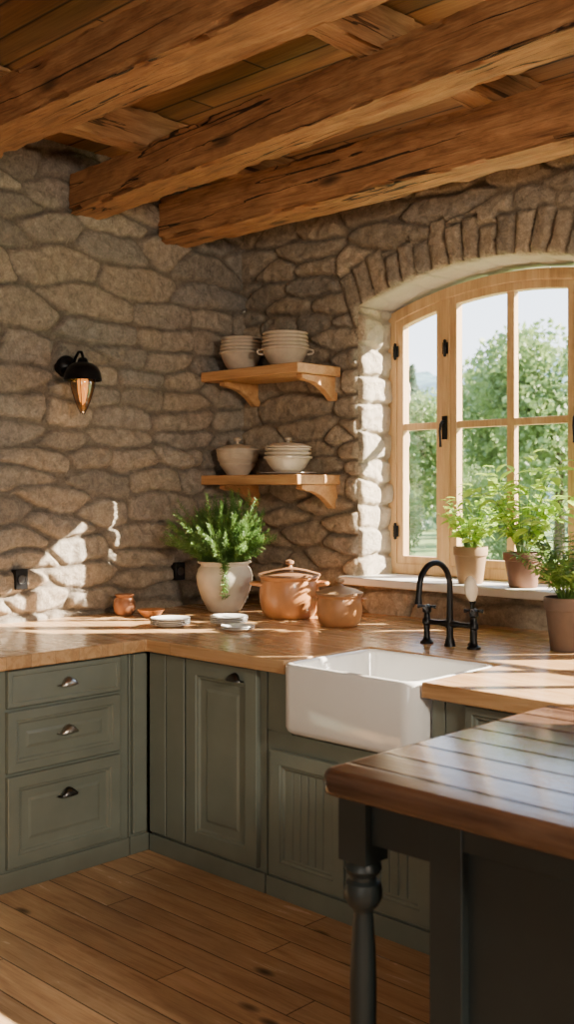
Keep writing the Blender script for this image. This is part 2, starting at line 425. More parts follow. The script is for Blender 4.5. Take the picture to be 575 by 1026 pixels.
obj('wall_right', MB().box((6.2, -6.5, 0), (6.4, .4, CEIL)).mesh('wall_right', M_plaster), kind='structure')
obj('wall_back', MB().box((-.2, -6.7, 0), (6.4, -6.5, CEIL)).mesh('wall_back', M_plaster), kind='structure')
obj('wall_left_rear', MB().box((-.2, -6.5, 0), (0, -4.15, CEIL)).mesh('wall_left_rear', M_plaster), kind='structure')
obj('floor', MB().box((-.2, -6.7, -.1), (6.4, .4, 0)).mesh('floor', M_floor), kind='structure')
obj('ceiling', MB().box((-.2, -6.7, CEIL), (6.4, .4, CEIL + .1)).mesh('ceiling', M_ceil), kind='structure')

# ---------------------------------------------------------------- beams
def beam_mesh(name, L, w, h, mat, seed, axis='X'):
    n = 260; pr = []
    r0 = .006
    for cx, cz, a0 in ((w / 2 - r0, h / 2 - r0, 0), (-w / 2 + r0, h / 2 - r0, 90), (-w / 2 + r0, -h / 2 + r0, 180), (w / 2 - r0, -h / 2 + r0, 270)):
        for a in (0, 45, 90):
            t = rad(a0 + a); pr.append((cx + r0 * math.cos(t), cz + r0 * math.sin(t)))
    P2 = []
    for i in range(len(pr)):
        a = np.array(pr[i]); b = np.array(pr[(i + 1) % len(pr)]); d = np.linalg.norm(b - a); k = max(1, int(d / .02))
        for j in range(k): P2.append(a + (b - a) * j / k)
    P2 = np.array(P2); m = len(P2); ang = np.linspace(0, 4, m, endpoint=False)
    xs = np.linspace(0, L, n)
    X, An = np.meshgrid(xs, ang, indexing='ij')
    ns = vnoise(X.ravel(), np.abs(An.ravel() - 2) * 3, seed, 2.0, 2).reshape(X.shape) * .010 + vnoise(X.ravel(), np.abs(An.ravel() - 2) * 9, seed + 3, 8, 4).reshape(X.shape) * .020
    corner = np.zeros(m)
    for j in range(m):
        corner[j] = 1.0 if abs(abs(P2[j][0]) - w / 2) < .010 and abs(abs(P2[j][1]) - h / 2) < .010 else 0
    chip = np.clip(vnoise(X.ravel(), An.ravel() * 2, seed + 21, 6.5, 3).reshape(X.shape) - .03, 0, 1) * .15
    ns = ns - chip * corner[None]
    nn = P2 / np.linalg.norm(P2, axis=1, keepdims=True)
    off = P2[None] + nn[None] * ns[..., None]
    sway = vnoise(xs, xs * 0, seed + 8, .7, 2) * .012
    vs = []
    for i in range(n):
        for j in range(m):
            a, b = off[i, j]; vs.append((xs[i], a + sway[i], b) if axis == 'X' else (a, xs[i], b))
    fs = [(i * m + j, i * m + (j + 1) % m, (i + 1) * m + (j + 1) % m, (i + 1) * m + j) for i in range(n - 1) for j in range(m)]
    fs += [tuple(range(m)), tuple((n - 1) * m + j for j in range(m))]
    return MB().add(vs, fs).mesh(name, mat, 35)
for k, (y0, y1, z0, z1, tilt) in enumerate([(-.635, -.44, 2.86, 3.09, 0), (-1.20, -1.02, 2.91, 3.10, rad(-4.0)), (-2.12, -1.91, 2.91, 3.10, 0), (-3.25, -3.0, 2.89, 3.11, 0)]):
    obj('ceiling_beam', beam_mesh('ceiling_beam', 6.15, y1 - y0, z1 - z0, M_beam, 40 + k * 13), loc=(.02, (y0 + y1) / 2, (z0 + z1) / 2), rot=(0, 0, tilt),
        label='rough-hewn brown timber ceiling beam with cracks and knots', cat='ceiling beam', group='ceiling beams')
for k, x in enumerate((.62, 2.06, 3.6)):
    obj('ceiling_joist', beam_mesh('ceiling_joist', 4.9, .115, .16, M_joist, 90 + k * 7, 'Y'), loc=(x, -4.95, 3.163),
            label='wooden joist laid across the ceiling beams under the planks', cat='ceiling joist', group='ceiling joists')

# ---------------------------------------------------------------- panels, cabinets
def panel_mesh(name, w, h, t, mat, frame=.055, bead=0, slab=False, flat=False):
    mb = MB()
    if flat: prof = [(0, 0), (0, -t + .003), (.003, -t), (.006, -t)]
    elif slab: prof = [(0, 0), (0, -t + .003), (.003, -t), (.018, -t), (.022, -t + .004), (.03, -t + .004)]
    else:
        f = frame
        prof = [(0, 0), (0, -t + .003), (.003, -t), (f, -t), (f + .004, -t + .006), (f + .012, -t + .007), (f + .017, -t + .014), (f + .021, -t + .015)]
    loops = []
    for o, y in prof:
        loops.append(len(mb.v)); mb.v += [(o, y, o), (w - o, y, o), (w - o, y, h - o), (o, y, h - o)]
    for a, b in zip(loops[:-1], loops[1:]):
        for j in range(4): mb.f.append((a + j, a + (j + 1) % 4, b + (j + 1) % 4, b + j))
    mb.f.append(tuple(loops[0] + j for j in (3, 2, 1, 0)))
    o, y = prof[-1]
    if bead:
        xs = np.linspace(o, w - o, bead + 1); g = .005; px = [(xs[0], y)]
        for x in xs[1:-1]: px += [(x - g, y), (x, y + .005), (x + g, y)]
        px += [(xs[-1], y)]
        s = len(mb.v)
        for x, yy in px: mb.v += [(x, yy, o), (x, yy, h - o)]
        for i in range(len(px) - 1): mb.f.append((s + 2 * i, s + 2 * i + 2, s + 2 * i + 3, s + 2 * i + 1))
    elif not slab and not flat:
        l = loops[-1]; base = len(mb.v)
        for oo, yy in ((f + .05, y), (f + .062, y - .004)):
            if w - 2 * oo > .03 and h - 2 * oo > .03:
                mb.v += [(oo, yy, oo), (w - oo, yy, oo), (w - oo, yy, h - oo), (oo, yy, h - oo)]
                b = len(mb.v) - 4
                for j in range(4): mb.f.append((l + j, l + (j + 1) % 4, b + (j + 1) % 4, b + j))
                l = b
        mb.f.append(tuple(l + j for j in range(4)))
    else:
        mb.f.append(tuple(loops[-1] + j for j in range(4)))
    return mb.mesh(name, mat)
def pull_mesh(name, mat, w=.082, h=.032, d=.028):
    mb = MB(); n, m = 18, 8; vs = []
    for i in range(n + 1):
        a = math.pi * i / n
        for j in range(m + 1):
            b = (math.pi / 2) * j / m
            vs.append((w / 2 * math.cos(a) * (math.sin(b) * .35 + .65) if j else w / 2 * math.cos(a) * .65, -d * math.sin(b) * (math.sin(a) ** .6) - .002, h * math.sin(a) * math.cos(b) if True else 0))
    fs = [(i * (m + 1) + j, (i + 1) * (m + 1) + j, (i + 1) * (m + 1) + j + 1, i * (m + 1) + j + 1) for i in range(n) for j in range(m)]
    mb.add(vs, fs)
    mb.box((-w / 2 - .006, -.003, -.002), (w / 2 + .006, 0, .004))
    return mb.mesh(name, mat, 60)
FY = -1.37
TOPZ = .856
def cabinet(name, label, loc, rot, W, D, parts, mat=M_sage, top=TOPZ, extra=None, cat='cabinet'):
    c = thing(name, label, cat, loc, rot)
    mb = MB()
    if extra: extra(mb)
    else: mb.box((0, 0, 0), (W, D, top))
    mb.box((0, -.012, 0), (W, -.0005, .075))
    obj('body', mb.mesh('body', mat), c, bev=.002)
    for p in parts:
        kind, x0, x1, z0, z1, o = p
        me = panel_mesh(kind, x1 - x0, z1 - z0, .022, mat, frame=o.get('frame', .055), bead=o.get('bead', 0), slab=o.get('slab', False), flat=o.get('flat', False))
        d = obj(kind, me, c, (x0, -.001, z0))
        if 'pull' in o:
            hm, px, pz, lab = o['pull']
            obj('handle', pull_mesh('handle', hm), d, (px, -.0225, pz), label=lab)
    return c
LX = .85
cabinet('drawer_cabinet', 'sage green three-drawer base cabinet with metal pulls', (LX, -2.10, 0), rad(90), .62, .80, [
    ('drawer', .035, .565, .705, .847, dict(frame=.02, slab=True, pull=(M_nickel, .27, .060, 'brushed nickel cup handle'))),
    ('drawer', .035, .565, .455, .690, dict(frame=.035, pull=(M_nickel, .27, .120, 'brushed nickel cup handle'))),
    ('drawer', .035, .565, .090, .440, dict(frame=.045, pull=(M_gun, .27, .235, 'dark gunmetal cup handle'))),
])
cabinet('base_cabinet', 'sage green base cabinet with panelled door', (LX, -2.98, 0), rad(90), .87, .80, [
    ('door', .03, .84, .09, .847, dict(pull=(M_nickel, .7, .7, 'brushed nickel cup handle')))])
cabinet('corner_cabinet', 'plain sage green corner filler cabinet', (LX, -1.475, 0), rad(90), .104, .80, [
    ('panel', .008, .080, .09, .847, dict(flat=True))])
cabinet('base_cabinet', 'sage green base cabinet with tall panelled door', (.872, FY, 0), 0, .70, 1.2, [
    ('panel', .014, .120, .09, .850, dict(flat=True)),
    ('panel', .126, .240, .09, .850, dict(flat=True)),
    ('door', .250, .665, .09, .850, dict(frame=.06, pull=(M_gun, .30, .706, 'dark metal cup handle'))),
])
def sink_body(mb):
    mb.box((0, 0, 0), (.82, 1.2, .625)); mb.box((0, 0, .625), (.125, 1.2, TOPZ)); mb.box((.77, 0, .625), (.82, 1.2, TOPZ))
cabinet('sink_cabinet', 'sage green sink cabinet with two beadboard doors', (1.580, FY, 0), 0, .82, 1.2, [
    ('door', .03, .400, .09, .56, dict(frame=.05, bead=6)),
    ('door', .408, .785, .09, .56, dict(frame=.05, bead=6)),
], extra=sink_body)
cabinet('drawer_cabinet', 'sage base cabinet in shade-darkened paint with panelled drawer beside sink', (2.405, FY, 0), 0, 1.2, 1.2, [
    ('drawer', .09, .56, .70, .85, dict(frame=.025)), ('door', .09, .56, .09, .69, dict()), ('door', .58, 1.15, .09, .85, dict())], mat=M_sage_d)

# ---------------------------------------------------------------- worktop
def worktop():
    xs = [.0, .9, 1.712, 2.342, 3.62]; ys = [-3.0, -1.42, -.925, 0]
    keep = {(0, 0), (0, 1), (0, 2), (1, 1), (1, 2), (2, 2), (3, 1), (3, 2)}
    bm = bmesh.new(); vv = {}
    def gv(i, j):
        if (i, j) not in vv: vv[(i, j)] = bm.verts.new((xs[i], ys[j], .91))
        return vv[(i, j)]
    fc = [bm.faces.new([gv(i, j), gv(i + 1, j), gv(i + 1, j + 1), gv(i, j + 1)]) for (i, j) in keep]
    r = bmesh.ops.extrude_face_region(bm, geom=fc)
    for v in r['geom']:
        if isinstance(v, bmesh.types.BMVert): v.co.z = .8575
    bmesh.ops.recalc_face_normals(bm, faces=bm.faces)
    me = bpy.data.meshes.new('worktop'); bm.to_mesh(me); bm.free(); me.materials.append(M_top)
    obj('worktop', me, bev=.005, seg=3, label='continuous L-shaped oiled wooden worktop over the cabinets', cat='worktop')
worktop()

# ---------------------------------------------------------------- sink
def rrect(cx, cy, hx, hy, r, z, n=8):
    out = []
    for qx, qy, a0 in ((1, 1, 0), (-1, 1, 90), (-1, -1, 180), (1, -1, 270)):
        for k in range(n + 1):
            t = rad(a0 + 90 * k / n); out.append((cx + qx * (hx - r) + r * math.cos(t), cy + qy * (hy - r) + r * math.sin(t), z))
    return out
def loft(loops, cap0=True, cap1=True):
    mb = MB(); n = len(loops[0])
    for l in loops: mb.v += l
    for a in range(len(loops) - 1):
        for j in range(n): mb.f.append((a * n + j, a * n + (j + 1) % n, (a + 1) * n + (j + 1) % n, (a + 1) * n + j))
    if cap0: mb.f.append(tuple(range(n)))
    if cap1: mb.f.append(tuple((len(loops) - 1) * n + j for j in range(n)))
    return mb
sx, sy, hx, hy = 2.027, -1.192, .309, .262
prof = [(.035, .648), (.016, .651), (.005, .660), (.0, .676), (0, .893), (.003, .902), (.010, .907), (.022, .907), (.028, .903), (.032, .893), (.038, .73), (.050, .70), (.08, .685)]
L = [rrect(sx, sy, hx - o, hy - o, max(.060 - o * .5, .02), z) for o, z in prof]
s = thing('farmhouse_sink', 'white glazed apron-front farmhouse sink set in the worktop', 'sink')
obj('basin', loft(L).mesh('basin', M_ceramic, 50), s)
obj('drain', MB().lathe([(0, .002), (.03, .002), (.04, .004), (.042, 0)], 24).mesh('drain', M_nickel, 40), s, (sx, sy, .685))

# ---------------------------------------------------------------- faucet
def arcpts(c, r, a0, a1, n, plane='YZ'):
    o = []
    for i in range(n + 1):
        a = rad(a0 + (a1 - a0) * i / n); o.append((c[0], c[1] + r * math.cos(a), c[2] + r * math.sin(a)))
    return o
f = thing('bridge_faucet', 'black bridge faucet with gooseneck spout behind the sink', 'faucet', (1.938, -.69, .91))
post = MB().lathe([(0, 0), (.028, 0), (.028, .008), (.017, .016), (.013, .03), (.013, .075), (.019, .082), (.019, .098), (.013, .106), (.012, .125), (.018, .13), (.018, .15), (.008, .158), (0, .16)], 20)
pm = post.mesh('post', M_black, 40)
lev = MB().tube([(-.038, 0, 0), (-.02, 0, .002), (.02, 0, .002), (.038, 0, 0)], [.008, .005, .005, .008], 10)
lev.tube([(0, -.038, 0), (0, -.02, .002), (0, .02, .002), (0, .038, 0)], [.008, .005, .005, .008], 10)
lm = lev.mesh('handle', M_black, 50)
for sgn in (-1, 1):
    obj('post', pm, f, (sgn * .115, 0, 0)); obj('handle', lm, f, (sgn * .115, 0, .15), (0, 0, rad(25)))
obj('bridge', MB().tube([(-.115, 0, .09), (-.05, 0, .09), (0, 0, .09), (.05, 0, .09), (.115, 0, .09)], [.011, .011, .018, .011, .011], 14).mesh('bridge', M_black, 50), f)
r = .102
gp = [(0, 0, .075), (0, 0, .12), (0, 0, .18), (0, 0, .235)] + arcpts((0, -r, .240), r, 0, 172, 18) + [(0, -2 * r - .004, .215), (0, -2 * r - .006, .185)]
gr = [.02, .014, .0125, .0125] + [.012] * 19 + [.012, .016]
obj('spout', MB().tube(gp, gr, 16).mesh('spout', M_black, 50), f)
obj('lower_pipe', MB().tube([(0, 0, .0), (0, 0, .04), (0, 0, .08)], [.024, .014, .014], 16).mesh('lower_pipe', M_black, 50), f)
obj('sprayer', MB().lathe([(0, 0), (.02, 0), (.02, .01), (.011, .02), (.010, .17), (.014, .18), (.009, .19), (0, .19)], 18).mesh('sprayer', M_black, 40), f, (.075, .05, 0))
obj('sprayer_handle', MB().lathe([(0, 0), (.012, .0), (.022, .02), (.028, .045), (.024, .080), (.009, .10), (0, .102)], 20).mesh('sprayer_handle', M_cream, 50), f, (.075, .05, .185), (rad(12), 0, 0), label='cream ceramic sprayer handle')

# ---------------------------------------------------------------- window
def frame_ring(a, b, zb, xc, zc, R, wd, y0, y1, n=24, wb=None):
    wb = wd if wb is None else wb
    def outl(a, b, zb, R):
        p = [(a, zb)]
        for x in np.linspace(a, b, n): p.append((x, zc + math.sqrt(R * R - (x - xc) ** 2)))
        return p + [(b, zb)]
    O = outl(a, b, zb, R); I = outl(a + wd, b - wd, zb + wb, R - wd); k = len(O)
    vs = [(x, y0, z) for x, z in O] + [(x, y0, z) for x, z in I] + [(x, y1, z) for x, z in O] + [(x, y1, z) for x, z in I]
    fs = []
    for j in range(k):
        j2 = (j + 1) % k
        fs += [(j, j2, k + j2, k + j), (2 * k + j2, 2 * k + j, 3 * k + j, 3 * k + j2), (j, 2 * k + j, 2 * k + j2, j2), (k + j, k + j2, 3 * k + j2, 3 * k + j)]
    return MB().add(vs, fs), I
def build_window(nm, w):
    x0, x1, zb, zs, zc0 = w[0] - .0, w[1] + .0, 1.095, w[3] - .02, w[4] - .03
    xc, zc, R = arc((x0, x1, zb, zs, zc0))
    wd = thing(nm, None, None, kind='structure')
    mb, _ = frame_ring(x0, x1, zb, xc, zc, R, .055, .262, .36)
    pa, pb = x0 + .375, x1 - .375
    at = lambda x, RR: zc + math.sqrt(RR * RR - (x - xc) ** 2)
    for px in (pa, pb): mb.box((px - .024, .264, zb + .05), (px + .024, .355, at(px, R) - .03))
    obj('frame', mb.mesh('frame', M_win), wd, bev=.004)
    secs = [(x0 + .052, pa - .021, []), (pa + .021, pb - .021, [.5] if x1 - x0 < 2 else [.25, .5, .75]), (pb + .021, x1 - .052, [])]
    for a, b, vm in secs:
        sb, I = frame_ring(a, b, zb + .052, xc, zc, R - .052, .042, .272, .325)
        sb.box((a + .035, .280, 1.857), (b - .035, .318, 1.893))
        for t in vm:
            x = a + (b - a) * t; sb.box((x - .021, .279, zb + .09), (x + .021, .319, at(x, R - .052) - .035))
        sash = obj('sash', sb.mesh('sash', M_win), wd, bev=.003)
        gm = MB(); n = len(I)
        gm.add([(x, .30, z) for x, z in I], [tuple(range(n))])
        obj('glass_pane', gm.mesh('glass_pane', M_glass, fix=False), wd)
    def hinge(x, z):
        h = MB().tube([(x, .258, z - .045), (x, .258, z - .04), (x, .258, z + .04), (x, .258, z + .045)], [.004, .008, .008, .004], 12)
        h.box((x - .018, .262, z - .03), (x + .018, .266, z + .03)); return h.mesh('hinge', M_black, 40)
    for z in (1.32, 2.28): obj('hinge', hinge(x0 + .052, z), wd); obj('hinge', hinge(x1 - .052, z), wd)
    obj('hinge', hinge(pa + .0, 2.27), wd); obj('hinge', hinge(pb - .0, 2.27), wd)
    for px in (pa, pb):
        hm = MB().box((px - .014, .252, 1.80), (px + .014, .263, 1.92))
        hm.tube([(px, .25, 1.89), (px, .235, 1.89), (px, .222, 1.875), (px, .215, 1.84), (px, .22, 1.79), (px, .222, 1.76)], [.008, .008, .008, .007, .006, .008], 10)
        obj('latch', hm.mesh('latch', M_black, 45), wd)
    return wd
build_window('window_1', WIN[0]); build_window('window_2_added', WIN[1])  # second window is unseen, added to let sun onto the island
for i, w in enumerate(WIN):
    bm_ = MB()
    poly = [(w[0] - .06, -.085), (w[1] + .06, -.085), (w[1] + .06, -.0), (w[1], 0), (w[1], .4), (w[0], .4), (w[0], 0), (w[0] - .06, 0)]
    k = len(poly); bm_.add([(x, y, 1.052) for x, y in poly] + [(x, y, 1.092) for x, y in poly], [tuple(range(k))[::-1], tuple(range(k, 2 * k))] + [(j, (j + 1) % k, k + (j + 1) % k, k + j) for j in range(k)])
    obj('trim_%d' % (i + 1), bm_.mesh('window_sill', M_sill), bev=.006, kind='structure', label='pale stone window sill')

# ---------------------------------------------------------------- shelves
def shelf(z):
    s = thing('wall_shelf', 'thick pine wall shelf on two curved brackets', 'shelf', (0, 0, z), group='wall shelves')
    obj('board', MB().box((.012, -.335, -.052), (.75, -.0, 0)).mesh('board', M_shelf), s, bev=.005)
    for x in (.10, .685):
        P = [(-.0, -.0535), (-.275, -.0535), (-.275, -.075), (-.252, -.080)]
        for t in np.linspace(0, 1, 12): P.append((-.245 + .20 * t ** 1.0, -.084 - .085 * (t ** 2.2)))
        P += [(-.032, -.178), (-.0, -.178)]
        k = len(P); b = MB().add([(x, y, zz) for y, zz in P] + [(x + .042, y, zz) for y, zz in P], [tuple(range(k)), tuple(range(k, 2 * k))[::-1]] + [(j, (j + 1) % k, k + (j + 1) % k, k + j) for j in range(k)])
        obj('bracket', b.mesh('bracket', M_shelf), s, bev=.003)
shelf(2.19); shelf(1.62)

# ---------------------------------------------------------------- crockery
def bowl_prof(r, h, t=.005, foot=.45, lip=.004):
    out = [(0, .004), (r * foot * .8, .004), (r * foot * .85, 0), (r * foot, 0), (r * foot, .008)]
    ks = np.linspace(0, 1, 12)
    R_ = lambda k: r * (foot + .03 + (.97 - foot) * (k ** .62))
    for k in ks[:-1]: out.append((R_(k), .008 + (h - .008) * k))
    out += [(r - .001, h - .012), (r + lip, h - .010), (r + lip, h - .001), (r + lip - .002, h + .001), (r - t, h)]
    for k in ks[::-1][1:]: out.append((max(0, R_(k) - t * 1.2), .008 + t + (h - .008 - t) * k))
    out.append((0, .008 + t)); return out
def plate_prof(r, h=.014, t=.005):
    return [(0, 0), (r * .6, 0), (r * .65, .002), (r * .95, h - .002), (r, h), (r - .001, h + .002), (r * .93, h), (r * .66, t + .003), (r * .6, t), (0, t)]
def put(name, mb, mat, loc, label, cat, group=None, sm=45, rot=0):
    return obj(name, mb.mesh(name, mat, sm), loc=loc, rot=(0, 0, rot), label=label, cat=cat, group=group)
def bowl_stack(x, y, z, r, h, n, dz, mat, lab, grp, handles=False):
    if handles:
        b = thing('bowl', lab, 'bowl', (x, y, z), group=grp)
        obj('bowl_body', MB().lathe(bowl_prof(r, h), 48).mesh('bowl_body', mat, 45), b)
        for sgn in (-1, 1):
            hm = MB().tube([(sgn * (r - .012), .0, h - .03)] + [(sgn * (r + .012 + .01 * math.sin(t * math.pi)), 0, h - .03 + .03 * t) for t in (.1, .4, .7)] + [(sgn * (r - .002), 0, h - .004)], .006, 10)
            obj('handle', hm.mesh('handle', mat, 60), b, rot=(0, 0, rad(44)))
    else: put('bowl', MB().lathe(bowl_prof(r, h), 48), mat, (x, y, z), lab, 'bowl', grp)
    for i in range(1, n):
        me = MB().lathe(bowl_prof(r - .003 - .002 * i, h * .95), 48).mesh('bowl', mat, 45)
        obj('bowl', me, loc=(x + random.uniform(-.001, .001), y, z + i * dz + .004), label=lab, cat='bowl', group=grp)
Z1 = 2.191; Z2 = 1.621
bowl_stack(.168, -.175, Z1, .119, .110, 5, .020, M_greige, 'taupe stoneware bowl nested in a stack', 'bowls on the upper shelf')
bowl_stack(.500, -.165, Z1, .128, .102, 5, .021, M_greige, 'taupe stoneware bowl nested in a taller stack', 'bowls on the upper shelf', handles=True)
def lidded(x, y, z, r, h, mat, lab):
    b = thing('lidded_bowl', lab, 'bowl with lid', (x, y, z))
    pr = [(0, 0), (r * .50, 0), (r * .54, .01), (r * .78, h * .34), (r * .86, h * .44), (r * .83, h * .47), (r * .92, h * .60), (r * .96, h * .64), (r * .93, h * .67), (r * .98, h * .80), (r * 1.0, h * .84), (r * .97, h * .86), (r, h * .96), (r + .003, h), (r - .005, h), (r - .01, h * .7), (r * .5, .012), (0, .012)]
    obj('bowl_body', MB().lathe(pr, 48).mesh('bowl_body', mat, 40), b)
    lid = [(0, h - .004), (r - .014, h - .004), (r - .012, h + .001), (r + .002, h + .002), (r + .002, h + .010), (r * .92, h + .016), (r * .6, h + .030), (r * .2, h + .036), (.009, h + .039), (.008, h + .050), (.018, h + .056), (.022, h + .066), (.014, h + .076), (0, h + .078)]
    obj('lid', MB().lathe(lid, 48).mesh('lid', mat, 45), b)
lidded(.150, -.185, Z2, .118, .135, M_greige, 'taupe stoneware bowl with knobbed lid')
put('plate', MB().lathe(plate_prof(.155, .010), 48), M_plate, (.520, -.165, Z2), 'flat white plate under the lidded bowls', 'plate')
bowl_stack(.520, -.165, Z2 + .006, .126, .090, 3, .022, M_bone, 'pale bone stoneware bowl nested in a stack', 'bowls on the lower shelf')
l = thing('lid', 'pale stoneware lid with small knob on stacked bowls', 'lid', (.520, -.165, Z2 + .006 + .137))
obj('lid_body', MB().lathe([(0, .0), (.124, 0), (.126, .006), (.09, .020), (.03, .028), (0, .029)], 48).mesh('lid_body', M_bone, 45), l)
obj('knob', MB().lathe([(0, .025), (.008, .028), (.008, .036), (.018, .042), (.020, .050), (.012, .058), (0, .059)], 24).mesh('knob', M_greige, 45), l)

C = .9105
def plates(x, y, r, n, lab, grp, mat=M_plate):
    me = MB().lathe(plate_prof(r, .011), 48).mesh('plate', mat, 45)
    for i in range(n): obj('plate', me, loc=(x + random.uniform(-.001, .001), y + random.uniform(-.001, .001), C + i * .0085), label=lab, cat='plate', group=grp)
plates(.635, -1.07, .094, 4, 'small white plate in a neat stack', 'stacked plates on the worktop')
plates(.775, -.83, .090, 4, 'small white plate in a stack beside copper pot', 'plates beside the pots')
plates(.965, -.950, .078, 2, 'small white saucer lying in front of plates', 'saucers on the worktop')
put('spice_jar', MB().lathe([(0, 0), (.036, 0), (.044, .006), (.053, .026), (.056, .046), (.054, .066), (.046, .084), (.042, .090), (.044, .096), (.050, .102), (.050, .106), (.044, .107), (.038, .096), (.045, .06), (.04, .012), (0, .01)], 36), M_copper, (.15, -.965, C), 'small rounded brown terracotta jar by the stone wall', 'jar')
put('shallow_bowl', MB().lathe([(0, .003), (.03, .003), (.03, 0), (.036, 0), (.05, .014), (.066, .034), (.068, .038), (.063, .037), (.045, .015), (.02, .009), (0, .009)], 40), M_terra, (.30, -.915, C), 'small shallow terracotta bowl', 'bowl')

def casserole(x, y, r, h, lab, rot, lk=1.0, mb_=None, ml_=None, ks=1.0):
    mb_ = mb_ or M_terra; ml_ = ml_ or M_terra_lid
    c = thing('casserole_pot', lab, 'pot', (x, y, C), rot)
    pr = [(0, 0), (r * .72, 0), (r * .80, .006), (r * .90, h * .15), (r * .97, h * .38), (r * .99, h * .55), (r * .965, h * .78), (r * .93, h * .9), (r * .955, h * .93), (r * .99, h * .97), (r * .98, h), (r * .92, h), (r * .9, h * .85), (r * .85, h * .2), (r * .6, .012), (0, .012)]
    obj('pot_body', MB().lathe(pr, 56).mesh('pot_body', mb_, 40), c)
    lid = [(0, -.005), (r * .9, -.005), (r * .9, .001), (r * 1.03, .002), (r * 1.03, .011), (r * .93, .015 * lk), (r * .6, .030 * lk), (r * .25, .040 * lk), (r * .12 * ks, .043 * lk), (r * .08 * ks, .052 * lk), (r * .16 * ks, .062 * lk), (r * .15 * ks, .074 * lk), (r * .06, .080 * lk), (0, .081 * lk)]
    obj('lid', MB().lathe([(a, h + b) for a, b in lid], 56).mesh('lid', ml_, 40), c)
    for sgn in (-1, 1):
        a = .30; k = r / .148
        pts = [(sgn * (r * .93) * math.cos(-a), r * .98 * math.sin(-a), h * .80)] + [(sgn * (r * 1.06 + .03 * k * math.cos(u * math.pi)), r * .34 * math.sin(u * math.pi), h * .82) for u in (-.5, -.3, -.12, 0, .12, .3, .5)] + [(sgn * (r * .93) * math.cos(a), r * .98 * math.sin(a), h * .80)]
        if r < .12: pts = [(sgn * (r * .9), r * .2 * math.sin(u * math.pi), h * .84) if abs(u) > .9 else (sgn * (r * 1.0 + .012 * math.cos(u * math.pi / 2)), r * .22 * math.sin(u * math.pi / 2), h * .84) for u in (-1, -.7, -.35, 0, .35, .7, 1)]
        obj('handle', MB().tube(pts, .0095 * (k if k > .8 else .8), 12).mesh('handle', mb_, 60), c)
casserole(.80, -.445, .150, .205, 'large round terracotta casserole with brown lid and loop handles', rad(44))
casserole(1.195, -.52, .108, .145, 'small terracotta casserole with brown knobbed lid', rad(44), .95, M_tan, M_tan_lid, 1.35)

# ---------------------------------------------------------------- plants
def leafq(mb, p, d, up, L, W, fold=.25, droop=.2):
    d = d.normalized(); s = d.cross(up)
    if s.length < 1e-3: s = d.cross(Vector((1, 0, 0)))
    s.normalize(); n = s.cross(d).normalized()
    prof = [(0, .08), (.25, .8), (.5, 1.0), (.78, .62), (1, .02)]
    vs = []
    for t, w in prof:
        c = p + d * L * t - n * (droop * L * t * t)
        vs += [c - s * W * w / 2 + n * fold * W * w / 2, c, c + s * W * w / 2 + n * fold * W * w / 2]
    fs = []
    for i in range(4):
        a = i * 3; fs += [(a, a + 3, a + 4, a + 1), (a + 1, a + 4, a + 5, a + 2)]
    mb.add(vs, fs)
def pot_obj(par, prof, mat, soil_r, soil_z):
    obj('pot', MB().lathe(prof, 48).mesh('pot', mat, 45), par)
    obj('soil', MB().lathe([(0, soil_z + .004), (soil_r * .5, soil_z + .006), (soil_r, soil_z)], 32).mesh('soil', M_soil, 60), par)
def rv(): return Vector((random.gauss(0, 1), random.gauss(0, 1), random.gauss(0, 1))).normalized()
p = thing('potted_herb', 'bushy feathery green herb in a rounded cream pot', 'potted plant', (.385, -.50, C))
pot_obj(p, [(0, 0), (.072, 0), (.085, .008), (.118, .07), (.141, .14), (.147, .185), (.136, .222), (.122, .238), (.125, .247), (.138, .254), (.138, .262), (.126, .262), (.114, .245), (.11, .22), (.06, .02), (0, .02)], M_cream, .113, .232)
mb = MB(); sm = MB()
for i in range(190):
    az = random.uniform(0, 2 * math.pi); lean = random.random() ** .75
    el = rad(89 - 54 * lean); Ln = random.uniform(.27, .44) * (1 - .10 * lean)
    d = Vector((math.cos(az) * math.cos(el), math.sin(az) * math.cos(el), math.sin(el)))
    b = Vector((math.cos(az), math.sin(az), 0)) * random.uniform(.0, .085) + Vector((0, 0, .235))
    if d.y > .15: d.y = .15 * random.random(); d.normalize()
    lim = .30
    ex = b.x + d.x * Ln
    if ex < -lim: d.x *= lim / -ex * .9; d.normalize()
    pts = []
    nseg = 16; bend = rv() * .03
    for k in range(nseg + 1):
        t = k / nseg; pts.append(b + d * Ln * t + bend * t * t + Vector((0, 0, -.07 * lean * t * t)) + Vector((math.sin(t * 5 + i), math.cos(t * 4 + i), 0)) * .006)
    sm.tube([pts[0], pts[5], pts[10], pts[16]], [.002, .0017, .0013, .0008], 4)
    for k in range(2, nseg + 1):
        dd = (pts[k] - pts[k - 1]).normalized()
        w_ = .026 * math.sin(math.pi * min(1, (k / nseg) ** .8 * .92 + .04)) + .012
        for jj in range(7):
            a = jj * 2.4 + k * 1.3; sd = dd.cross(Vector((math.cos(a), math.sin(a), .3))).normalized()
            leafq(mb, pts[k] - dd * Ln / nseg * jj / 7, dd * random.uniform(.6, 1.2) + sd + rv() * .2, rv(), w_ * random.uniform(.7, 1.15), .0038, .2, .1)
for i in range(4):
    a = rad(-44 + random.uniform(-8, 8)); o = Vector((math.cos(a), math.sin(a), 0)); pts = []
    for k in range(14):
        t = k / 13; pts.append(o * (.10 + .075 * math.sin(min(1, t * 1.6) * math.pi / 2)) + Vector((0, 0, .262 + .03 * math.sin(t * 3) - .17 * t * t)))
        if k:
            for q_ in range(4): leafq(mb, pts[-1], rv() + Vector((0, 0, -.3)), rv(), .022, .006)
    sm.tube(pts, .0014, 4)
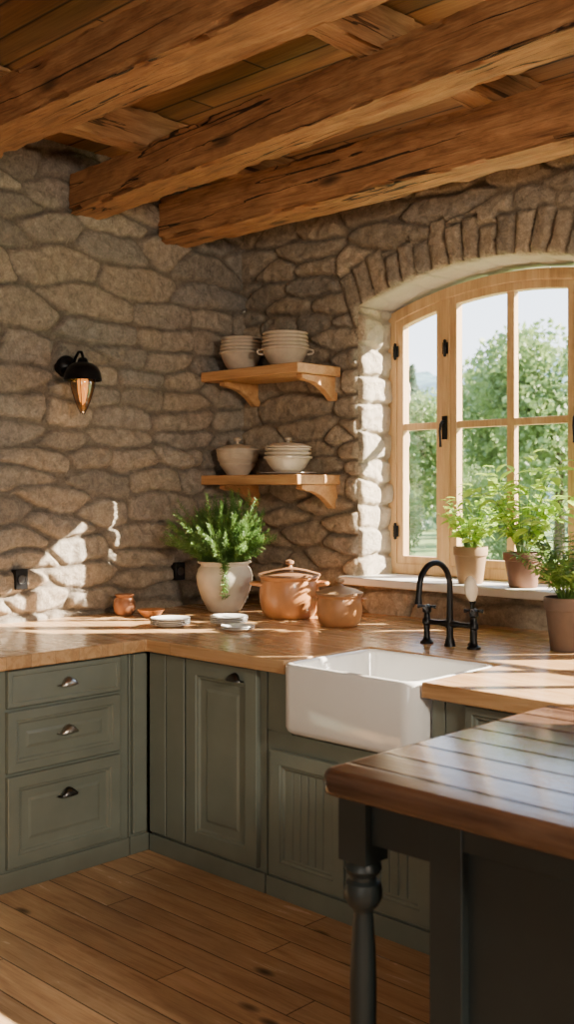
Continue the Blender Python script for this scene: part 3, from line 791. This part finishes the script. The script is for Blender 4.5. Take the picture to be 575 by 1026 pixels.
obj('stems', sm.mesh('stems', M_herb, fix=False), p); obj('foliage', mb.mesh('foliage', M_herb, fix=False), p)

def leafy(name, label, loc, potprof, pmat, sr, sz, nst, spread, hgt, LL, mat=M_leaf, nl=8, wide=.55, drp=.35, ylim=None, arch=.18):
    p = thing(name, label, 'potted plant', loc)
    pot_obj(p, potprof, pmat, sr, sz)
    mb = MB(); sm = MB()
    for i in range(nst):
        az = 2 * math.pi * i / nst * 2.4 + random.uniform(-.3, .3); r = spread * random.uniform(.15, 1); hh = hgt * random.uniform(.45, 1) * (1.15 - .45 * r / spread)
        o = Vector((math.cos(az), math.sin(az), 0)); pts = []
        if ylim is not None and o.y > ylim: o.y = ylim * random.random()
        wob = rv() * .03
        for k in range(9):
            t = k / 8; pts.append(o * (.02 + r * t ** 1.2) + wob * t * t + Vector((0, 0, sz + hh * (t - arch * t * t) / (1 - arch))))
        sm.tube(pts, [.0028 - .0018 * k / 8 for k in range(9)], 5)
        for k in range(nl):
            t = .25 + .75 * (k + random.random() * .6) / nl; j = min(7, int(t * 8)); q0 = pts[j].lerp(pts[j + 1], min(1, t * 8 - j))
            side = Vector((math.cos(az + 1.6 * (1 if k % 2 else -1) + random.uniform(-.8, .8)), math.sin(az + 1.6 * (1 if k % 2 else -1) + random.uniform(-.8, .8)), random.uniform(-.4, .6)))
            L_ = LL * random.uniform(.6, 1.15)
            leafq(mb, q0, side + o * .4, Vector((random.uniform(-.5, .5), random.uniform(-.5, .5), 1)), L_, L_ * wide, .3, drp)
        leafq(mb, pts[-1], o + Vector((0, 0, .4)), Vector((0, 0, 1)), LL * .8, LL * .45, .3, drp)
    obj('stems', sm.mesh('stems', M_fern, fix=False), p); obj('foliage', mb.mesh('foliage', mat, fix=False), p)
def flowerpot(r, h): return [(0, 0), (r * .68, 0), (r * .72, .004), (r * .92, h * .74), (r * .93, h * .76), (r, h * .77), (r * 1.02, h * .98), (r, h), (r * .92, h), (r * .88, h * .8), (r * .65, .012), (0, .012)]
SZ = 1.093
leafy('potted_plant', 'leafy green plant in a beige clay pot on the sill', (1.535, .045, SZ), flowerpot(.082, .175), M_potbeige, .074, .155, 22, .19, .28, .064, ylim=.5, nl=8, arch=.3, wide=.55)
leafy('potted_plant', 'tall leafy plant in a brown clay pot on the sill', (1.825, .045, SZ), flowerpot(.090, .160), M_potred, .081, .14, 22, .27, .50, .085, ylim=.45, nl=9, arch=.3, wide=.5)
leafy('potted_fern', 'feathery green plant in a dark clay pot on the worktop', (2.335, -.47, C), flowerpot(.084, .21), M_potdark, .076, .19, 56, .24, .30, .042, mat=M_fern, nl=26, wide=.32, drp=.2, arch=.35)

# ---------------------------------------------------------------- sconce and sockets
s = thing('wall_sconce', 'black metal wall lamp with glass bulb on stone wall', 'wall lamp', (.03, -1.225, 2.13))
Rx = Matrix.Rotation(rad(90), 3, 'Y')
obj('wall_plate', MB().lathe([(0, -.03), (.054, -.03), (.054, .003), (.050, .009), (.020, .012), (.014, .018), (0, .02)], 36, (0, 0, .02), Rx).mesh('wall_plate', M_black, 40), s)
obj('arm', MB().tube([(.0, 0, .02), (.03, 0, .02), (.055, 0, .032), (.075, 0, .060), (.100, 0, .082), (.122, 0, .078), (.132, 0, .058), (.132, 0, .035)], .008, 12).mesh('arm', M_black, 60), s)
obj('shade', MB().lathe([(0, .050), (.018, .050), (.024, .042), (.028, .028), (.050, .022), (.074, .004), (.086, -.020), (.091, -.048), (.094, -.060), (.090, -.060), (.082, -.022), (.068, .0), (.04, .012), (0, .012)], 40, (.132, 0, 0)).mesh('shade', M_black, 45), s)
obj('bulb', MB().lathe([(.04, -.01), (.048, -.03), (.058, -.058), (.055, -.085), (.047, -.12), (.036, -.155), (.022, -.19), (.008, -.216), (0, -.220)], 28, (.132, 0, 0)).mesh('bulb', M_bulb, 60), s, label='amber glass bulb')
obj('filament', MB().lathe([(0, -.02), (.020, -.03), (.026, -.06), (.024, -.11), (.014, -.16), (0, -.18)], 16, (.132, 0, 0)).mesh('filament', M_fil, 60), s)
cg = MB()
for i in range(4):
    a = math.pi * 2 * (i + .5) / 4; cg.tube([(.132 + math.cos(a) * r_, math.sin(a) * r_, z_) for r_, z_ in ((.052, -.03), (.061, -.060), (.057, -.09), (.049, -.12), (.038, -.155), (.024, -.19), (.008, -.222))], .0018, 6)
obj('cage', cg.mesh('cage', M_black, 60), s)
for (y, z) in ((-1.482, 1.115), (-.50, 1.10)):
    e = thing('wall_socket', 'small black wall socket on the stone wall', 'socket', (.027, y, z), group='wall sockets')
    obj('socket_plate', MB().box((-.035, -.033, -.048), (.008, .033, .048)).mesh('socket_plate', M_black), e, bev=.003)
    obj('socket_insert', MB().lathe([(0, .001), (.018, .001), (.020, .004), (.022, .004), (.022, 0)], 24, (0.008, 0, 0), Rx).mesh('socket_insert', M_gun, 40), e)

# ---------------------------------------------------------------- island table
isl = thing('kitchen_island', 'dark green island table with dark varnished plank top', 'kitchen island')
zt = .912
TL = [(.012, -.060), (.003, -.054), (.0, -.044), (.0, -.018), (.003, -.008), (.009, -.002), (.018, 0)]
tm_ = MB(); x0, x1, y0, y1 = 2.832, 4.35, -2.46, -1.45
def tl_loop(o_, z_, n=8, r=.035):
    out = []; rr2 = max(r - o_, .006)
    for i in range(n + 1):
        t = rad(180 + 90 * i / n); out.append((x0 + r + rr2 * math.cos(t), y0 + r + rr2 * math.sin(t), zt + z_))
    out += [(x1, y0 + o_, zt + z_), (x1, y1 - o_, zt + z_), (x0 + o_, y1 - o_, zt + z_)]
    return out
obj('tabletop', loft([tl_loop(o_, z_) for o_, z_ in TL]).mesh('tabletop', M_island_top, 40), isl)
for (x, y) in ((2.895, -2.375), (2.895, -1.54)):
    mb = MB().box((x - .040, y - .040, .70), (x + .040, y + .040, zt - .061)); pr = [(0, .70), (.034, .70), (.040, .692), (.043, .680), (.036, .668), (.030, .664), (.030, .655), (.040, .648), (.044, .632), (.044, .615), (.036, .598), (.025, .588), (.022, .578), (.024, .56), (.028, .50), (.031, .42), (.030, .33), (.026, .24), (.022, .19), (.024, .175), (.036, .168), (.038, .155), (.028, .145), (.030, .12), (.036, .06), (.03, .01), (.026, 0), (0, 0)]
    mb.lathe(pr, 36, (x, y, 0)); obj('leg', mb.mesh('leg', M_dark, 40), isl)
ap = MB().box((2.936, -2.395, .745), (3.107, -2.365, zt - .061)).box((2.88, -2.334, .745), (2.91, -1.583, zt - .061))
obj('apron', ap.mesh('apron', M_dark), isl, bev=.002)
bd = MB().box((3.125, -2.385, .0), (4.25, -1.50, zt - .061)).box((3.107, -2.41, 0), (3.19, -2.33, zt - .0615)).box((3.19, -2.407, zt - .12), (4.25, -2.386, zt - .0615))
obj('body', bd.mesh('body', M_dark), isl, bev=.002)

# ---------------------------------------------------------------- outside
obj('meadow', MB().add([(-300, 1.5, -.4), (150, 1.5, -.4), (150, 400, -.4), (-300, 400, -.4)], [(0, 1, 2, 3)]).mesh('meadow', M_grass, fix=False), label='sunlit green meadow outside the window', cat='meadow', kind='stuff')
n, m = 200, 60
X, Yv = np.meshgrid(np.linspace(-260, 60, n), np.linspace(0, 1, m)); Xf = X.ravel(); Yf = Yv.ravel()
rid = 30 + 18 * vnoise(Xf, Xf * 0, 77, .018, 3) - .09 * (Xf + 100)
Zf = rid * np.sin(Yf * math.pi / 2) + vnoise(Xf, Yf * 60, 78, .4, 3) * 3 * Yf
V = np.stack([Xf, 150 + 90 * Yf, Zf - .4], 1)
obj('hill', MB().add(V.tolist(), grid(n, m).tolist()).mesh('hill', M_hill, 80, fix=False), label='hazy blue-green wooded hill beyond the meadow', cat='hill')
def quadcloud(mb, pts, s):
    for p_ in pts:
        a = rv(); b = a.cross(rv()).normalized(); k = s * random.uniform(.6, 1.3); p_ = Vector(p_)
        mb.add([p_ - a * k, p_ - b * k * .6, p_ + a * k, p_ + b * k * .6], [(0, 1, 2, 3)])
def leafy_tree():
    mb = MB(); blobs = [(Vector((random.uniform(-1.2, 1.2), random.uniform(-1.2, 1.2), random.uniform(1.4, 5.2))), random.uniform(.6, 1.1)) for _ in range(32)]
    pts = []
    for c, r_ in blobs:
        for _ in range(270): pts.append(c + rv() * r_ * random.uniform(.75, 1.0))
    quadcloud(mb, pts, .10); return mb.mesh('foliage', M_tree, fix=False)
def conifer():
    mb = MB(); pts = []
    for _ in range(4200):
        z = random.random() ** 1.3; r_ = (1 - z) * 1.9 * (.75 + .25 * math.sin(z * 40)) * random.uniform(.5, 1); a = random.uniform(0, 6.283)
        pts.append((r_ * math.cos(a), r_ * math.sin(a), .4 + z * 6 - r_ * .25))
    quadcloud(mb, pts, .14); return mb.mesh('foliage', M_conif, fix=False)
def mk_tree(kind, loc, sc):
    t = thing('leafy_tree' if kind == 'l' else 'conifer_tree', 'green broadleaf tree in the meadow' if kind == 'l' else 'dark green conifer tree outside', 'tree', loc, group='trees outside')
    t.scale = (sc, sc, sc)
    a = obj('trunk', MB().tube([(0, 0, 0), (.03, 0, 1), (0, .03, 2.2), (.02, 0, 4.2)], [.16, .12, .09, .03], 10).mesh('trunk', M_bark, 60), t)
    b = obj('foliage', leafy_tree() if kind == 'l' else conifer(), t); return t, [a, b]
tl, tlp = mk_tree('l', (-10.9, 22.6, -.4), 1.15)
tc, tcp = mk_tree('c', (-20.7, 34.0, -.4), .95)
TR = [(-5.4, 18.0, 'l', 1.05), (-15.6, 27.6, 'l', 1.10), (-15.4, 20.2, 'l', .66), (-20.2, 30.0, 'l', 1.0),
      (-19.6, 24.6, 'l', .80), (-14.6, 23.9, 'l', .45), (-21.8, 19.4, 'l', .75), (-9.9, 13.8, 'l', .36), (-7.7, 14.9, 'l', .34), (-5.0, 14.8, 'l', .38), (-12.2, 14.6, 'l', .42), (-1.6, 15.0, 'l', .8), (-25.2, 29.2, 'l', 1.05), (-26.0, 35.6, 'c', 1.2), (-15.6, 35.2, 'c', 1.1)]
for i in range(12):
    TR.append((-50 + i * 3.9 + random.uniform(-.2, .2), 46 + random.uniform(-.3, .3) + (i % 2) * 4.2, 'c' if i % 3 else 'l', random.uniform(1.15, 1.35)))
for i in range(11):
    TR.append((-58 + i * 4.9 + random.uniform(-.2, .2), 60 + random.uniform(-.3, .3) + (i % 2) * 5.4, 'c' if (i + 1) % 3 else 'l', random.uniform(1.55, 1.8)))
for (x, y, k, sc) in TR:
    src, pr = (tl, tlp) if k == 'l' else (tc, tcp)
    t = copy_thing(src, pr, (x, y, -.4), random.uniform(0, 6)); t.scale = (sc, sc, sc)

# ---------------------------------------------------------------- light
w = bpy.data.worlds.new('World'); scene.world = w; w.use_nodes = True; nt = w.node_tree
bg = nt.nodes['Background']; tcn = nt.nodes.new('ShaderNodeTexCoord'); sp = nt.nodes.new('ShaderNodeSeparateXYZ'); cr = nt.nodes.new('ShaderNodeValToRGB')
nt.links.new(tcn.outputs['Generated'], sp.inputs[0]); nt.links.new(sp.outputs[2], cr.inputs[0]); nt.links.new(cr.outputs[0], bg.inputs[0])
cr.color_ramp.elements[0].position = 0.0; cr.color_ramp.elements[0].color = (.92, .95, .95, 1)
cr.color_ramp.elements[1].position = .45; cr.color_ramp.elements[1].color = (.46, .64, .95, 1)
bg.inputs[1].default_value = 4.8
def lamp(name, typ, loc, target=None, d=None, **k):
    L_ = bpy.data.lights.new(name, typ)
    for a, b in k.items(): setattr(L_, a, b)
    o = bpy.data.objects.new(name, L_); o.location = loc; COL.objects.link(o)
    v = Vector(d) if d else Vector(target) - Vector(loc); o.rotation_euler = v.to_track_quat('-Z', 'Y').to_euler(); return o
lamp('sun_light', 'SUN', (6, 8, 6), d=(-1.40, -1.5, -1.17), energy=54, angle=rad(.45), color=(1, .88, .70))
lamp('room_fill_light', 'AREA', (4.6, -5.9, 1.7), target=(1.2, -.8, 1.1), energy=34, size=1.6, color=(1, .92, .82))
lamp('side_fill_light', 'AREA', (6.0, -2.9, 2.4), target=(1.3, -2.1, .2), energy=115, size=.5, color=(1, .88, .72))  # added fill from the right, no visible source, brightens floor and cabinets
lamp('bulb_light', 'POINT', (.162, -1.225, 1.88), target=(0, 0, 0), energy=.4, shadow_soft_size=.03, color=(1, .6, .3))

# ---------------------------------------------------------------- camera
cd = bpy.data.cameras.new('camera'); co = bpy.data.objects.new('camera', cd); COL.objects.link(co)
co.location = (4.467, -4.249, 1.545); co.rotation_euler = (rad(90), 0, math.atan2(.6956, .7184))
cd.sensor_fit = 'VERTICAL'; cd.sensor_height = 36; cd.sensor_width = 36; cd.lens = 1069 / 1026 * 36; cd.shift_y = -.0224
cd.dof.use_dof = True; cd.dof.focus_distance = 4.7; cd.dof.aperture_fstop = 3.6
scene.camera = co
